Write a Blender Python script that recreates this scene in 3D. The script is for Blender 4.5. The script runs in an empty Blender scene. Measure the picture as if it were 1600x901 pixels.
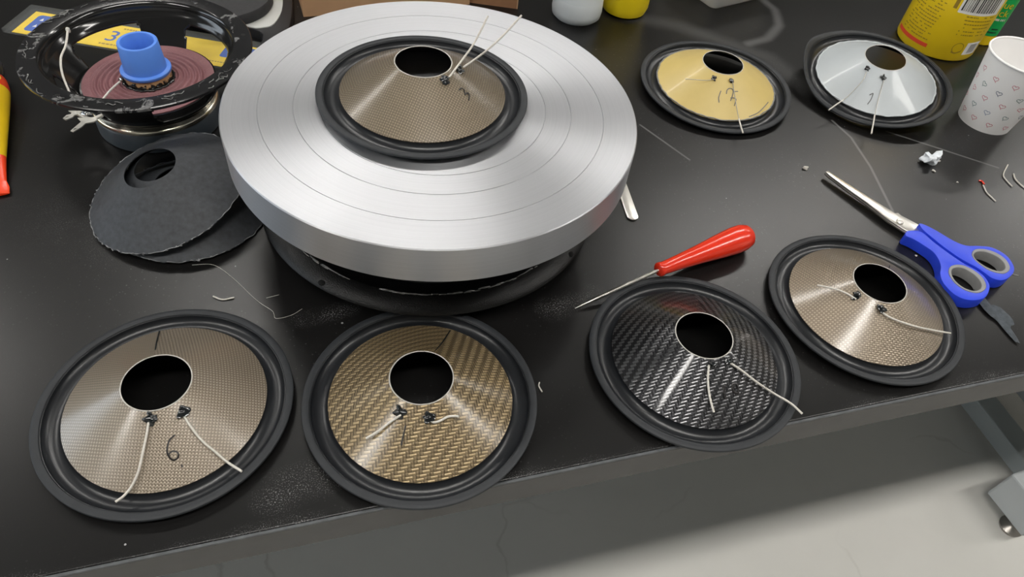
import bpy, bmesh, math, random
from math import sin, cos, pi, radians as rad, sqrt, atan2, hypot
from mathutils import Vector, Matrix, Euler
S = bpy.context.scene
C = S.collection

# ------------------------------------------------------------------ camera
cd = bpy.data.cameras.new('camera')
cam = bpy.data.objects.new('camera', cd); C.objects.link(cam)
cd.sensor_fit = 'HORIZONTAL'; cd.sensor_width = 36.0; cd.lens = 36.0 * 1107.96 / 1600.0
cd.clip_start = 0.01; cd.clip_end = 60
PITCH, ROLL = 0.84971, 0.14362
cam.matrix_world = (Matrix.Translation((0, 0, 0.40078)) @ Matrix.Rotation(pi/2 - PITCH, 4, 'X')
                    @ Matrix.Rotation(ROLL, 4, 'Z'))
S.camera = cam

# ------------------------------------------------------------------ world, exposure
wd = bpy.data.worlds.new('world'); S.world = wd; wd.use_nodes = True
bgn = wd.node_tree.nodes['Background']
bgn.inputs[0].default_value = (0.55, 0.68, 0.9, 1); bgn.inputs[1].default_value = 0.3
vs = S.view_settings
vs.view_transform = 'Standard'; vs.look = 'None'; vs.gamma = 1.0; vs.use_curve_mapping = False
vs.exposure = 0.0
LAMP_POWER = 36.0       # emission strength of the ceiling diffusers
WINDOW_POWER = 3.2

# table frame: u runs along the front edge, v away from the viewer, z up; z = 0 is the table surface
TA = atan2(0.2299, 0.5936)
T0 = Vector((-0.2168, 0.1077, 0))
UD = Vector((cos(TA), sin(TA), 0)); VD = Vector((-sin(TA), cos(TA), 0))
def tw(u, v, z=0.0): return T0 + UD*u + VD*v + Vector((0, 0, z))
FLOOR_Z = -0.745
CEIL_Z = 1.78

# ------------------------------------------------------------------ node helper
class NT:
    def __init__(s, name):
        s.m = bpy.data.materials.new(name); s.m.use_nodes = True
        s.t = s.m.node_tree; s.n = s.t.nodes; s.l = s.t.links
        s.b = s.n['Principled BSDF']
    def node(s, typ, **kw):
        nd = s.n.new(typ)
        for k, v in kw.items(): setattr(nd, k, v)
        return nd
    def put(s, sock, v):
        if isinstance(v, bpy.types.NodeSocket): s.l.new(v, sock)
        elif v is not None:
            if hasattr(sock.default_value, '__len__') and not hasattr(v, '__len__'): v = (v,)*len(sock.default_value)
            if hasattr(sock.default_value, '__len__') and len(sock.default_value) == 4 and len(v) == 3: v = (*v, 1)
            sock.default_value = v
    def math(s, op, a, b=None, c=None, clamp=False):
        nd = s.node('ShaderNodeMath', operation=op); nd.use_clamp = clamp
        s.put(nd.inputs[0], a); s.put(nd.inputs[1], b); s.put(nd.inputs[2], c)
        return nd.outputs[0]
    def mix(s, f, a, b):
        nd = s.node('ShaderNodeMix', data_type='RGBA')
        s.put(nd.inputs[0], f); s.put(nd.inputs[6], a); s.put(nd.inputs[7], b)
        return nd.outputs[2]
    def sep(s, v):
        nd = s.node('ShaderNodeSeparateXYZ'); s.l.new(v, nd.inputs[0]); return nd.outputs
    def comb(s, x, y, z):
        nd = s.node('ShaderNodeCombineXYZ')
        for i, q in enumerate((x, y, z)): s.put(nd.inputs[i], q)
        return nd.outputs[0]
    def coord(s, which='Object'): return s.node('ShaderNodeTexCoord').outputs[which]
    def noise(s, vec, scale, detail=2, rough=0.5, dist=0.0):
        nd = s.node('ShaderNodeTexNoise'); s.put(nd.inputs['Vector'], vec)
        nd.inputs['Scale'].default_value = scale; nd.inputs['Detail'].default_value = detail
        nd.inputs['Roughness'].default_value = rough; nd.inputs['Distortion'].default_value = dist
        return nd.outputs[0]
    def ramp(s, f, lo, hi):
        nd = s.node('ShaderNodeMapRange'); nd.clamp = True
        s.put(nd.inputs[0], f); nd.inputs[1].default_value = lo; nd.inputs[2].default_value = hi
        return nd.outputs[0]
    def bump(s, h, strength, dist):
        nd = s.node('ShaderNodeBump'); s.put(nd.inputs['Height'], h)
        nd.inputs['Strength'].default_value = strength; nd.inputs['Distance'].default_value = dist
        s.l.new(nd.outputs[0], s.b.inputs['Normal'])
    def set(s, **kw):
        names = dict(col='Base Color', rough='Roughness', metal='Metallic', spec='Specular IOR Level', coat='Coat Weight',
                     coatr='Coat Roughness', aniso='Anisotropic', anrot='Anisotropic Rotation', trans='Transmission Weight',
                     emit='Emission Color', emits='Emission Strength', tan='Tangent', sub='Subsurface Weight', ior='IOR', alpha='Alpha',
                     sheen='Sheen Weight')
        for k, v in kw.items(): s.put(s.b.inputs[names[k]], v)
        return s

def plain(name, col, rough=0.5, var=0.08, scale=60, bump=0.0, bdist=0.0003, **kw):
    t = NT(name); co = t.coord()
    n = t.noise(co, scale, 3)
    f = t.ramp(n, 0.25, 0.75)
    a = tuple(min(1, c*(1-var)) for c in col); b = tuple(min(1, c*(1+var)) for c in col)
    t.set(col=t.mix(f, a, b), rough=rough, **kw)
    if bump: t.bump(t.noise(co, scale*6, 3), bump, bdist)
    return t.m

MT = {}
MT['rubber'] = plain('black_rubber', (0.014, 0.0155, 0.018), 0.31, 0.15, 90, 0.10, 0.0002, spec=0.45)
MT['flange'] = plain('grey_rubber_flange', (0.022, 0.0245, 0.028), 0.55, 0.15, 120, 0.15, 0.0002, spec=0.4)
MT['cut_edge'] = plain('pale_cut_edge', (0.52, 0.50, 0.46), 0.6, 0.2, 400)
MT['wire'] = plain('silver_white_braid', (0.64, 0.61, 0.55), 0.45, 0.12, 900, 0.3, 0.0002)
MT['bare_wire'] = plain('bare_grey_wire', (0.45, 0.43, 0.38), 0.35, 0.1, 900, metal=0.6)
MT['glue'] = plain('glossy_black_glue', (0.010, 0.012, 0.013), 0.12, 0.3, 200, coat=0.6)
MT['marker'] = plain('black_marker_ink', (0.012, 0.010, 0.010), 0.35, 0.1, 200)
MT['pencil'] = plain('grey_pencil', (0.13, 0.13, 0.13), 0.5, 0.2, 900)
MT['black_metal'] = plain('black_painted_steel', (0.012, 0.012, 0.012), 0.13, 0.2, 40, spec=0.6)
MT['black_rough'] = plain('black_cast_metal', (0.006, 0.006, 0.006), 0.32, 0.3, 200, 0.5, 0.0006, spec=0.3)
MT['residue'] = plain('dried_glue_residue', (0.17, 0.17, 0.165), 0.35, 0.4, 300)
MT['hole'] = plain('painted_hole_shade', (0.002, 0.002, 0.002), 0.9)  # near black, paints the shade of holes that are not cut
MT['zinc'] = plain('yellow_zinc_plate', (0.80, 0.75, 0.62), 0.25, 0.1, 60, metal=1.0)
MT['magnet'] = plain('grey_blue_magnet', (0.060, 0.075, 0.090), 0.42, 0.12, 80, 0.1)
MT['blue'] = plain('blue_plastic', (0.10, 0.26, 0.78), 0.38, 0.04, 40, sub=0.0)
MT['kraft'] = plain('kraft_former', (0.46, 0.29, 0.15), 0.4, 0.35, 220)
MT['lug'] = plain('tinned_lug', (0.72, 0.70, 0.64), 0.4, 0.1, 200, metal=0.3)
MT['solder'] = plain('solder', (0.6, 0.6, 0.6), 0.2, 0.1, 300, metal=1.0)
MT['red'] = plain('red_plastic', (0.75, 0.035, 0.012), 0.22, 0.05, 40, coat=0.3)
MT['steel'] = plain('polished_steel', (0.62, 0.60, 0.56), 0.28, 0.06, 120, metal=1.0)
MT['steel_shaded'] = plain('shaded_steel', (0.40, 0.38, 0.35), 0.35, 0.06, 120, metal=1.0)  # darker copy of the polished steel, shade painted into its colour
MT['scissor_blue'] = plain('royal_blue_plastic', (0.020, 0.060, 0.70), 0.4, 0.06, 90, 0.06, 0.0002)
MT['grip_grey'] = plain('grey_rubber_grip', (0.26, 0.26, 0.26), 0.6, 0.08, 120)
MT['yellow_can'] = plain('yellow_can_label', (0.84, 0.59, 0.012), 0.35, 0.04, 30)
MT['yellow_bottle'] = plain('yellow_plastic', (0.86, 0.66, 0.012), 0.4, 0.03, 30)
MT['milky'] = plain('milky_plastic', (0.60, 0.64, 0.66), 0.35, 0.04, 30)
MT['white_plastic'] = plain('white_plastic', (0.78, 0.78, 0.78), 0.35, 0.03, 30)
MT['paper_white'] = plain('white_cup_paper', (0.92, 0.91, 0.90), 0.55, 0.02, 50)
MT['green'] = plain('green_label', (0.012, 0.42, 0.10), 0.35, 0.05, 30)
MT['print_black'] = plain('black_print', (0.02, 0.02, 0.02), 0.5)
MT['print_brown'] = plain('brown_print', (0.30, 0.19, 0.02), 0.5)
MT['print_red'] = plain('red_print', (0.72, 0.07, 0.03), 0.4)
MT['print_white'] = plain('white_print', (0.80, 0.79, 0.76), 0.4)
MT['print_grey'] = plain('grey_print', (0.28, 0.27, 0.26), 0.5)
MT['print_blue'] = plain('blue_print', (0.025, 0.10, 0.46), 0.35)
MT['print_yellow'] = plain('yellow_print', (0.82, 0.58, 0.015), 0.35)
MT['heart_pink'] = plain('pink_print', (0.62, 0.20, 0.25), 0.5)
MT['heart_teal'] = plain('teal_grey_print', (0.16, 0.24, 0.23), 0.5)
MT['heart_dark'] = plain('slate_print', (0.11, 0.14, 0.20), 0.5)
MT['heart_blue'] = plain('blue_grey_print', (0.27, 0.32, 0.45), 0.5)
MT['tube_yellow'] = plain('glossy_yellow_foil', (0.82, 0.55, 0.012), 0.25, 0.05, 40)
MT['tube_red'] = plain('glossy_red_foil', (0.80, 0.055, 0.012), 0.25, 0.05, 40)
MT['cap_black'] = plain('black_plastic_cap', (0.012, 0.012, 0.013), 0.35)
MT['cardboard'] = plain('cardboard', (0.52, 0.31, 0.17), 0.75, 0.06, 50, 0.1)
MT['cardboard_shaded'] = plain('shaded_cardboard', (0.30, 0.15, 0.075), 0.8, 0.1, 50)  # same board for the flap, its shade painted into the colour
MT['dark_foam'] = plain('dark_grey_foam', (0.030, 0.030, 0.032), 0.75, 0.15, 200, 0.2)
MT['black_satin'] = plain('black_satin_plastic', (0.008, 0.008, 0.010), 0.45)
MT['pale_lining'] = plain('pale_grey_lining', (0.55, 0.56, 0.54), 0.6, 0.03)
MT['lint'] = plain('slate_lint', (0.06, 0.07, 0.08), 0.9, 0.3, 300, 0.5)
MT['foil'] = plain('crumpled_white_foil', (0.72, 0.76, 0.80), 0.4, 0.1, 300)
MT['crumb'] = plain('pale_crumb', (0.60, 0.57, 0.52), 0.7, 0.15, 300)
MT['frame_grey'] = plain('grey_painted_frame', (0.36, 0.39, 0.39), 0.45, 0.03, 20)
MT['foot_grey'] = plain('pale_grey_foot_cover', (0.50, 0.53, 0.54), 0.45, 0.03, 20)
MT['wall_pale'] = plain('pale_wall', (0.68, 0.67, 0.64), 0.8, 0.02, 3)
MT['wall'] = plain('grey_wall', (0.36, 0.36, 0.35), 0.8, 0.02, 3)
MT['ceiling'] = plain('grey_ceiling', (0.18, 0.18, 0.175), 0.85, 0.02, 3)
MT['lamp_body'] = plain('white_lamp_housing', (0.7, 0.7, 0.7), 0.5)
MT['beige'] = plain('beige_plastic', (0.66, 0.58, 0.30), 0.5)

def emission(name, col, strength):
    t = NT(name); t.set(col=(0.8, 0.8, 0.8), emit=col, emits=strength); return t.m
MT['diffuser'] = emission('lit_lamp_diffuser', (1.0, 0.97, 0.92), LAMP_POWER)
MT['daylight'] = emission('daylit_window_blind', (0.78, 0.89, 1.0), WINDOW_POWER)

# clear acrylic
t = NT('clear_acrylic'); t.set(col=(0.85, 0.9, 0.9), rough=0.08, alpha=0.05); MT['acrylic'] = t.m

# woven fibre sheets: uv is the flattened sheet in metres
def weave(name, tow, rep, col_a, col_b, gap, rough, aniso, metal, coat, bstr, coatr=0.15):
    t = NT(name)
    uvn = t.node('ShaderNodeUVMap', uv_map='sheet')
    x, y, _ = t.sep(uvn.outputs[0])
    U = t.math('DIVIDE', x, tow); V = t.math('DIVIDE', y, tow)
    fi = t.math('FLOOR', U); fj = t.math('FLOOR', V)
    fu = t.math('SUBTRACT', U, fi); fv = t.math('SUBTRACT', V, fj)
    over = t.math('LESS_THAN', t.math('FLOORED_MODULO', t.math('ADD', fi, fj), float(rep)), rep/2.0)
    def prof(f):   # 1 in the middle of a tow, 0 at its edge
        d = t.math('MULTIPLY_ADD', f, 2.0, -1.0); return t.math('SUBTRACT', 1.0, t.math('MULTIPLY', d, d))
    pu, pv = prof(fu), prof(fv)
    inv = t.math('SUBTRACT', 1.0, over)
    h = t.math('ADD', t.math('MULTIPLY', over, pu), t.math('MULTIPLY', inv, pv))
    al = t.math('ADD', t.math('MULTIPLY', over, pv), t.math('MULTIPLY', inv, pu))
    h2 = t.math('MULTIPLY_ADD', al, 0.35, h)
    base = t.mix(over, col_b, col_a)
    fib = t.noise(t.comb(t.math('MULTIPLY', U, 5.0), t.math('MULTIPLY', V, 5.0), 0.0), 1.0, 2)
    base = t.mix(t.math('MULTIPLY', t.ramp(fib, 0.3, 0.8), 0.35), base, gap)
    col = t.mix(t.ramp(h, 0.0, 0.55), gap, base)
    tan = t.node('ShaderNodeTangent', direction_type='UV_MAP', uv_map='sheet')
    t.set(col=col, rough=rough, aniso=aniso, anrot=t.math('MULTIPLY', over, 0.25), tan=tan.outputs[0], metal=metal, coat=coat, coatr=coatr)
    t.bump(h2, bstr, tow*0.25)
    return t.m
MT['weave_six'] = weave('fine_beige_weave', 0.0013, 2, (0.44, 0.37, 0.285), (0.25, 0.205, 0.15), (0.05, 0.04, 0.028), 0.36, 0.6, 0.45, 1.0, 0.45, 0.22)
MT['weave_one'] = weave('coarse_golden_twill', 0.0021, 4, (0.44, 0.33, 0.18), (0.20, 0.145, 0.075), (0.03, 0.02, 0.01), 0.34, 0.7, 0.5, 1.0, 0.6, 0.22)
MT['weave_carbon'] = weave('black_carbon_twill', 0.0021, 4, (0.16, 0.16, 0.165), (0.035, 0.035, 0.038), (0.01, 0.01, 0.01), 0.3, 0.85, 0.8, 0.5, 0.25, 0.08)
MT['weave_four'] = weave('beige_herringbone_weave', 0.0016, 2, (0.43, 0.355, 0.265), (0.28, 0.225, 0.165), (0.06, 0.045, 0.03), 0.33, 0.6, 0.45, 1.0, 0.5, 0.2)
MT['weave_three'] = weave('brown_open_weave', 0.0013, 2, (0.30, 0.24, 0.165), (0.17, 0.135, 0.09), (0.03, 0.024, 0.016), 0.36, 0.6, 0.45, 0.8, 0.6, 0.22)
MT['sheet_yellow'] = plain('cream_yellow_film', (0.60, 0.46, 0.17), 0.4, 0.04, 60, coat=0.1)
MT['sheet_white'] = plain('white_film', (0.47, 0.505, 0.525), 0.42, 0.03, 60, coat=0.12)
MT['paper_black'] = plain('charcoal_pressed_paper', (0.036, 0.040, 0.046), 0.62, 0.3, 260, 0.35, 0.0004)
MT['paper_edge'] = plain('frayed_paper_edge', (0.19, 0.195, 0.20), 0.7, 0.9, 160)

# turned aluminium: rings of fine tool marks round the object's z axis
t = NT('turned_aluminium')
ox, oy, oz = t.sep(t.coord())
r_ = t.math('SQRT', t.math('ADD', t.math('MULTIPLY', ox, ox), t.math('MULTIPLY', oy, oy)))
rings = t.noise(t.comb(t.math('MULTIPLY', r_, 1800.0), t.math('MULTIPLY', oz, 2200.0), 0.0), 1.0, 3, 0.7)
smudge = t.noise(t.coord(), 30, 4, 0.6)
tan = t.node('ShaderNodeTangent', direction_type='RADIAL', axis='Z')
col = t.mix(t.ramp(rings, 0.3, 0.75), (0.50, 0.51, 0.532), (0.56, 0.567, 0.59))
t.set(col=col, metal=1.0, rough=t.math('MULTIPLY_ADD', smudge, 0.08, 0.38), aniso=0.75, anrot=0.25, tan=tan.outputs[0])
t.bump(rings, 0.05, 0.0002)
MT['aluminium'] = t.m

# spider cloth
t = NT('maroon_spider_cloth'); co = t.coord()
n = t.noise(co, 900, 2); n2 = t.noise(co, 70, 3)
t.set(col=t.mix(t.math('MULTIPLY', n, n2), (0.15, 0.055, 0.062), (0.40, 0.19, 0.20)), rough=0.55)
t.bump(n, 0.4, 0.0004); MT['spider'] = t.m

# flange of the stripped driver: black paint with torn grey glue left on it
t = NT('glue_stained_black_paint'); co = t.coord()
n = t.noise(co, 55, 5, 0.65, 0.6)
msk = t.ramp(n, 0.585, 0.61)
n2 = t.noise(co, 420, 3)
t.set(col=t.mix(msk, (0.013, 0.013, 0.014), t.mix(n2, (0.03, 0.03, 0.03), (0.24, 0.24, 0.24))), rough=0.22)
t.bump(t.math('MULTIPLY', msk, n2), 0.8, 0.0012); MT['stained_flange'] = t.m

# kraft former with black glue patches
t = NT('kraft_with_black_glue'); co = t.coord()
n = t.noise(co, 260, 4, 0.6, 1.0); _, _, zz_ = t.sep(co)
msk = t.ramp(t.math('ADD', n, t.math('MULTIPLY', t.math('SUBTRACT', 0.0455, zz_), 55.0)), 0.62, 0.66)
t.set(col=t.mix(msk, (0.55, 0.34, 0.17), (0.012, 0.01, 0.01)), rough=0.3); MT['former'] = t.m

# table top: black laminate with a fine pebble grain, dust, scratches, chalky smears and painted glints
t = NT('black_laminate'); co = t.coord()       # object space = table frame (u, v, z)
u_, v_, w_ = t.sep(co)
grain = t.noise(co, 1100, 2, 0.6); grain2 = t.noise(co, 1300, 2)
def seg(a, b, width, soft):
    ax, ay = a; bx, by = b; dx, dy = bx-ax, by-ay; L2 = dx*dx+dy*dy
    px = t.math('SUBTRACT', u_, ax); py = t.math('SUBTRACT', v_, ay)
    k = t.math('DIVIDE', t.math('ADD', t.math('MULTIPLY', px, dx), t.math('MULTIPLY', py, dy)), L2, clamp=True)
    ex = t.math('SUBTRACT', px, t.math('MULTIPLY', k, dx)); ey = t.math('SUBTRACT', py, t.math('MULTIPLY', k, dy))
    d = t.math('SQRT', t.math('ADD', t.math('MULTIPLY', ex, ex), t.math('MULTIPLY', ey, ey)))
    nd = t.node('ShaderNodeMapRange'); nd.clamp = True; t.put(nd.inputs[0], d)
    nd.inputs[1].default_value = width+soft; nd.inputs[2].default_value = width
    return nd.outputs[0]
def uvw(x, y):
    d = Vector((x, y, 0)) - T0; return (d.dot(UD), d.dot(VD))
def polyseg(pts, width, soft):
    m = None
    for a, b in zip(pts, pts[1:]):
        q = seg(uvw(*a), uvw(*b), width, soft); m = q if m is None else t.math('MAXIMUM', m, q)
    return m
brk = t.ramp(t.noise(co, 45, 4, 0.7), 0.35, 0.65)
spk = t.ramp(grain2, 0.5, 0.68)
chalk = t.math('MULTIPLY', polyseg([(0.259, 0.887), (0.2715, 0.866), (0.271, 0.827), (0.2527, 0.7914), (0.228, 0.773)], 0.0015, 0.007), 0.09)
chalk2 = t.math('MULTIPLY', polyseg([(0.095, 0.794), (0.1475, 0.791), (0.198, 0.769), (0.247, 0.7476), (0.285, 0.693)], 0.003, 0.016), 0.04)
scr = t.math('MULTIPLY', t.math('MAXIMUM', polyseg([(0.299, 0.64), (0.313, 0.615), (0.3225, 0.571), (0.3286, 0.509)], 0.0006, 0.0012),
             t.math('MAXIMUM', polyseg([(0.3535, 0.635), (0.456, 0.5996)], 0.0005, 0.001), polyseg([(0.10, 0.585), (0.146, 0.541)], 0.0004, 0.001))), 0.13)
# rubbed dust along the front edge and in two places near it
n_edge = t.math('ADD', t.math('MULTIPLY', t.noise(co, 14, 3), 0.03), -0.0085)
edge = t.ramp(t.math('SUBTRACT', n_edge, v_), 0.0, 0.008)
dust1 = seg(uvw(-0.12, 0.168), uvw(-0.095, 0.186), 0.004, 0.012)
dust2 = seg(uvw(-0.143, 0.295), uvw(-0.112, 0.312), 0.001, 0.008)
dust3 = seg(uvw(0.030, 0.338), uvw(0.060, 0.357), 0.002, 0.012)
dust4 = seg(uvw(-0.30, 0.34), uvw(-0.36, 0.36), 0.01, 0.03)
dd = t.math('MAXIMUM', t.math('MAXIMUM', edge, dust1), t.math('MAXIMUM', t.math('MAXIMUM', dust2, dust3), t.math('MULTIPLY', dust4, 0.25)))
spk2 = t.ramp(grain2, 0.56, 0.70)
dusty = t.math('MULTIPLY', t.math('MULTIPLY', dd, spk2), t.math('MULTIPLY', brk, 0.55))
vor = t.node('ShaderNodeTexVoronoi'); t.put(vor.inputs['Vector'], co); vor.inputs['Scale'].default_value = 85
vcol = t.sep(vor.outputs['Color'])
dot = t.math('MULTIPLY', t.math('LESS_THAN', vor.outputs['Distance'], t.math('MULTIPLY', vcol[1], 0.075)), t.math('GREATER_THAN', vcol[0], 0.86))
dots = t.math('MULTIPLY', dot, 0.45)
fine = t.math('MULTIPLY', t.ramp(grain, 0.60, 0.75), t.math('MULTIPLY', t.ramp(t.noise(co, 9, 3), 0.40, 0.7), 0.02))
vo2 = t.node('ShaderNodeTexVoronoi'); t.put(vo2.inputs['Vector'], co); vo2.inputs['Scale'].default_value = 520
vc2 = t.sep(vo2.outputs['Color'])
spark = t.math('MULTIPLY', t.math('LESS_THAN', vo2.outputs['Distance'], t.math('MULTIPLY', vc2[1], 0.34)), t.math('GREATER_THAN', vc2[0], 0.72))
fine = t.math('ADD', fine, t.math('MULTIPLY', spark, t.math('MULTIPLY', t.ramp(t.noise(co, 7, 3), 0.42, 0.66), 0.075)))  # sparkle of the grain painted into the base colour as pale dots
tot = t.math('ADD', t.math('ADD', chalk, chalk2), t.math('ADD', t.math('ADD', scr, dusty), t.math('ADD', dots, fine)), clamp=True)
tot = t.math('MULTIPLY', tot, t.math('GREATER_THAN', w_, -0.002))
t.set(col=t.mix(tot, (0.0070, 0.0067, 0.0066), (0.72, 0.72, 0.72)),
      rough=t.math('MULTIPLY_ADD', tot, 0.35, t.math('MULTIPLY_ADD', t.noise(co, 6, 4), 0.06, 0.27)), spec=0.4)
t.bump(grain, 0.08, 0.0004)
MT['laminate'] = t.m
MT['edge_band'] = plain('dark_grey_edge_band', (0.055, 0.053, 0.050), 0.45, 0.12, 60, 0.05)
MT['edge_grey'] = plain('grey_arris', (0.075, 0.08, 0.085), 0.5, 0.4, 120)  # thin strip along the front edge, paler than top and band

# floor
t = NT('polished_concrete_floor'); co = t.coord()
n = t.noise(co, 2.5, 4); n2 = t.noise(co, 30, 3)
vor = t.node('ShaderNodeTexVoronoi', feature='DISTANCE_TO_EDGE')
warp = t.node('ShaderNodeVectorMath', operation='ADD'); t.l.new(co, warp.inputs[0])
wn = t.node('ShaderNodeTexNoise'); t.put(wn.inputs['Vector'], co); wn.inputs['Scale'].default_value = 5; wn.inputs['Detail'].default_value = 5
ws = t.node('ShaderNodeVectorMath', operation='SCALE'); t.l.new(wn.outputs['Color'], ws.inputs[0]); ws.inputs['Scale'].default_value = 0.22
t.l.new(ws.outputs[0], warp.inputs[1]); t.l.new(warp.outputs[0], vor.inputs['Vector']); vor.inputs['Scale'].default_value = 2.6
crack = t.math('MULTIPLY', t.math('SUBTRACT', 1.0, t.ramp(vor.outputs[0], 0.0, 0.012)), t.math('MULTIPLY', t.ramp(t.noise(co, 3.3, 2), 0.52, 0.64), 0.28))
base = t.mix(t.ramp(n, 0.3, 0.7), (0.73, 0.72, 0.675), (0.80, 0.785, 0.74))
base = t.mix(t.math('MULTIPLY', n2, 0.15), base, (0.60, 0.59, 0.56))
t.set(col=t.mix(crack, base, (0.26, 0.22, 0.17)), rough=0.33)
MT['floor'] = t.m

# ------------------------------------------------------------------ mesh helpers
def link_mesh(name, verts, faces, mat, parent=None, smooth=True, uvs=None, sharp=None):
    me = bpy.data.meshes.new(name)
    me.from_pydata([tuple(v) for v in verts], [], faces); me.update()
    if uvs is not None:
        ul = me.uv_layers.new(name='sheet')
        for lp in me.loops: ul.data[lp.index].uv = uvs[lp.vertex_index]
    if smooth:
        me.polygons.foreach_set('use_smooth', [True]*len(me.polygons))
        if sharp: me.set_sharp_from_angle(angle=rad(sharp))
    me.materials.append(MT[mat] if isinstance(mat, str) else mat)
    o = bpy.data.objects.new(name, me); C.objects.link(o)
    if parent is not None: o.parent = parent
    return o
def from_bm(name, bm, mat, parent=None, smooth=True, sharp=35):
    bmesh.ops.recalc_face_normals(bm, faces=bm.faces)
    me = bpy.data.meshes.new(name); bm.to_mesh(me); bm.free()
    if smooth:
        me.polygons.foreach_set('use_smooth', [True]*len(me.polygons)); me.set_sharp_from_angle(angle=rad(sharp))
    me.materials.append(MT[mat]); o = bpy.data.objects.new(name, me); C.objects.link(o)
    if parent is not None: o.parent = parent
    return o
def tag(o, label=None, cat=None, group=None, kind=None):
    if label: o['label'] = label
    if cat: o['category'] = cat
    if group: o['group'] = group
    if kind: o['kind'] = kind
    return o
def thing(name, label, cat, loc=(0, 0, 0), rot=(0, 0, 0), group=None):
    o = bpy.data.objects.new(name, None); C.objects.link(o); o.empty_display_size = 0.02
    o.location = loc; o.rotation_euler = rot
    return tag(o, label, cat, group)
def lathe(name, prof, mat, parent=None, seg=96, closed=True, sharp=35, warp=None, jag=None, cap=False):
    """revolve (r, z) points; closed joins last profile point back to the first"""
    n = len(prof); V = []; F = []
    for i in range(seg):
        a = 2*pi*i/seg; ca, sa = cos(a), sin(a)
        for k, (r, z) in enumerate(prof):
            if jag: r, z = jag(r, z, a, k)
            v = Vector((r*ca, r*sa, z))
            V.append(warp(v) if warp else v)
    for i in range(seg):
        j = (i+1) % seg
        for k in range(n if closed else n-1):
            l = (k+1) % n
            F.append((i*n+k, j*n+k, j*n+l, i*n+l))
    if cap:
        F.append(tuple(i*n for i in range(seg))[::-1]); F.append(tuple(i*n+n-1 for i in range(seg)))
    bm = bmesh.new(); me = bpy.data.meshes.new('t'); me.from_pydata([tuple(v) for v in V], [], F); bm.from_mesh(me); bpy.data.meshes.remove(me)
    bmesh.ops.remove_doubles(bm, verts=bm.verts, dist=1e-6)
    return from_bm(name, bm, mat, parent, True, sharp)
def smooth_path(pts, sub=6):
    P = [Vector(q) for q in pts]
    if len(P) < 3: 
        return [P[0].lerp(P[-1], i/sub) for i in range(sub+1)] if len(P) == 2 else P
    Q = [2*P[0]-P[1]] + P + [2*P[-1]-P[-2]]; out = []
    for i in range(1, len(Q)-2):
        p0, p1, p2, p3 = Q[i-1:i+3]
        for k in range(sub):
            s = k/sub
            out.append(0.5*((2*p1)+(p2-p0)*s+(2*p0-5*p1+4*p2-p3)*s*s+(3*p1-p0-3*p2+p3)*s**3))
    out.append(P[-1]); return out
def tube(name, pts, r, mat, parent=None, seg=8, sub=6, smoothed=True, flat=1.0):
    P = smooth_path(pts, sub) if smoothed else [Vector(q) for q in pts]
    n = len(P); rs = r if callable(r) else (lambda s: r)
    V = []; F = []; N = None
    for i, q in enumerate(P):
        d = (P[min(i+1, n-1)] - P[max(i-1, 0)]).normalized()
        if N is None:
            N = Vector((0, 0, 1)); N = (N - d*N.dot(d))
            if N.length < 1e-3: N = Vector((1, 0, 0)) - d*d.x
        else: N = N - d*N.dot(d)
        N.normalize(); B = d.cross(N); R = rs(i/(n-1))
        for k in range(seg):
            a = 2*pi*k/seg; V.append(q + N*(cos(a)*R*flat) + B*(sin(a)*R))
    for i in range(n-1):
        for k in range(seg):
            l = (k+1) % seg; F.append((i*seg+k, i*seg+l, (i+1)*seg+l, (i+1)*seg+k))
    F.append(tuple(range(seg))[::-1]); F.append(tuple((n-1)*seg+k for k in range(seg)))
    return link_mesh(name, V, F, mat, parent, True, sharp=50)
def box_bm(bm, lo, hi, bev=0.0):
    r = bmesh.ops.create_cube(bm, size=1.0); vs_ = r['verts']
    for v in vs_:
        v.co = Vector([lo[i] + (v.co[i]+0.5)*(hi[i]-lo[i]) for i in range(3)])
    if bev:
        es = list({e for v in vs_ for e in v.link_edges})
        bmesh.ops.bevel(bm, geom=es, offset=bev, segments=2, affect='EDGES', profile=0.5)
def box(name, lo, hi, mat, parent=None, bev=0.0):
    bm = bmesh.new(); box_bm(bm, lo, hi, bev); return from_bm(name, bm, mat, parent, bool(bev), 12)
def plate(name, outline, z0, z1, mat, parent=None, holes=(), bev=0.0, sub=0):
    """extrude a closed outline (with holes) from z0 to z1"""
    bm = bmesh.new(); loops = [outline, *holes]
    if sub:
        L2 = []
        for L in loops:
            n = len(L); o = []
            for i in range(n):
                p0, p1, p2, p3 = [Vector(L[(i+k) % n]).to_2d() for k in (-1, 0, 1, 2)]
                for k in range(sub):
                    s = k/sub
                    o.append(0.5*((2*p1)+(p2-p0)*s+(2*p0-5*p1+4*p2-p3)*s*s+(3*p1-p0-3*p2+p3)*s**3))
            L2.append(o)
        loops = L2
    es = []
    for L in loops:
        vs_ = [bm.verts.new((q[0], q[1], z0)) for q in L]
        es += [bm.edges.new((vs_[i], vs_[(i+1) % len(vs_)])) for i in range(len(vs_))]
    bmesh.ops.triangle_fill(bm, use_beauty=True, use_dissolve=False, edges=es)
    r = bmesh.ops.extrude_face_region(bm, geom=list(bm.faces))
    top = [g for g in r['geom'] if isinstance(g, bmesh.types.BMVert)]
    for v in top: v.co.z = z1
    bmesh.ops.recalc_face_normals(bm, faces=bm.faces)
    if bev:
        ts = set(top)
        eb = [e for e in bm.edges if e.verts[0] in ts and e.verts[1] in ts and any(abs(f.normal.z) < 0.5 for f in e.link_faces)]
        bmesh.ops.bevel(bm, geom=eb, offset=bev, segments=3, affect='EDGES', profile=0.5, clamp_overlap=True)
    return from_bm(name, bm, mat, parent, True, 22)
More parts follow.
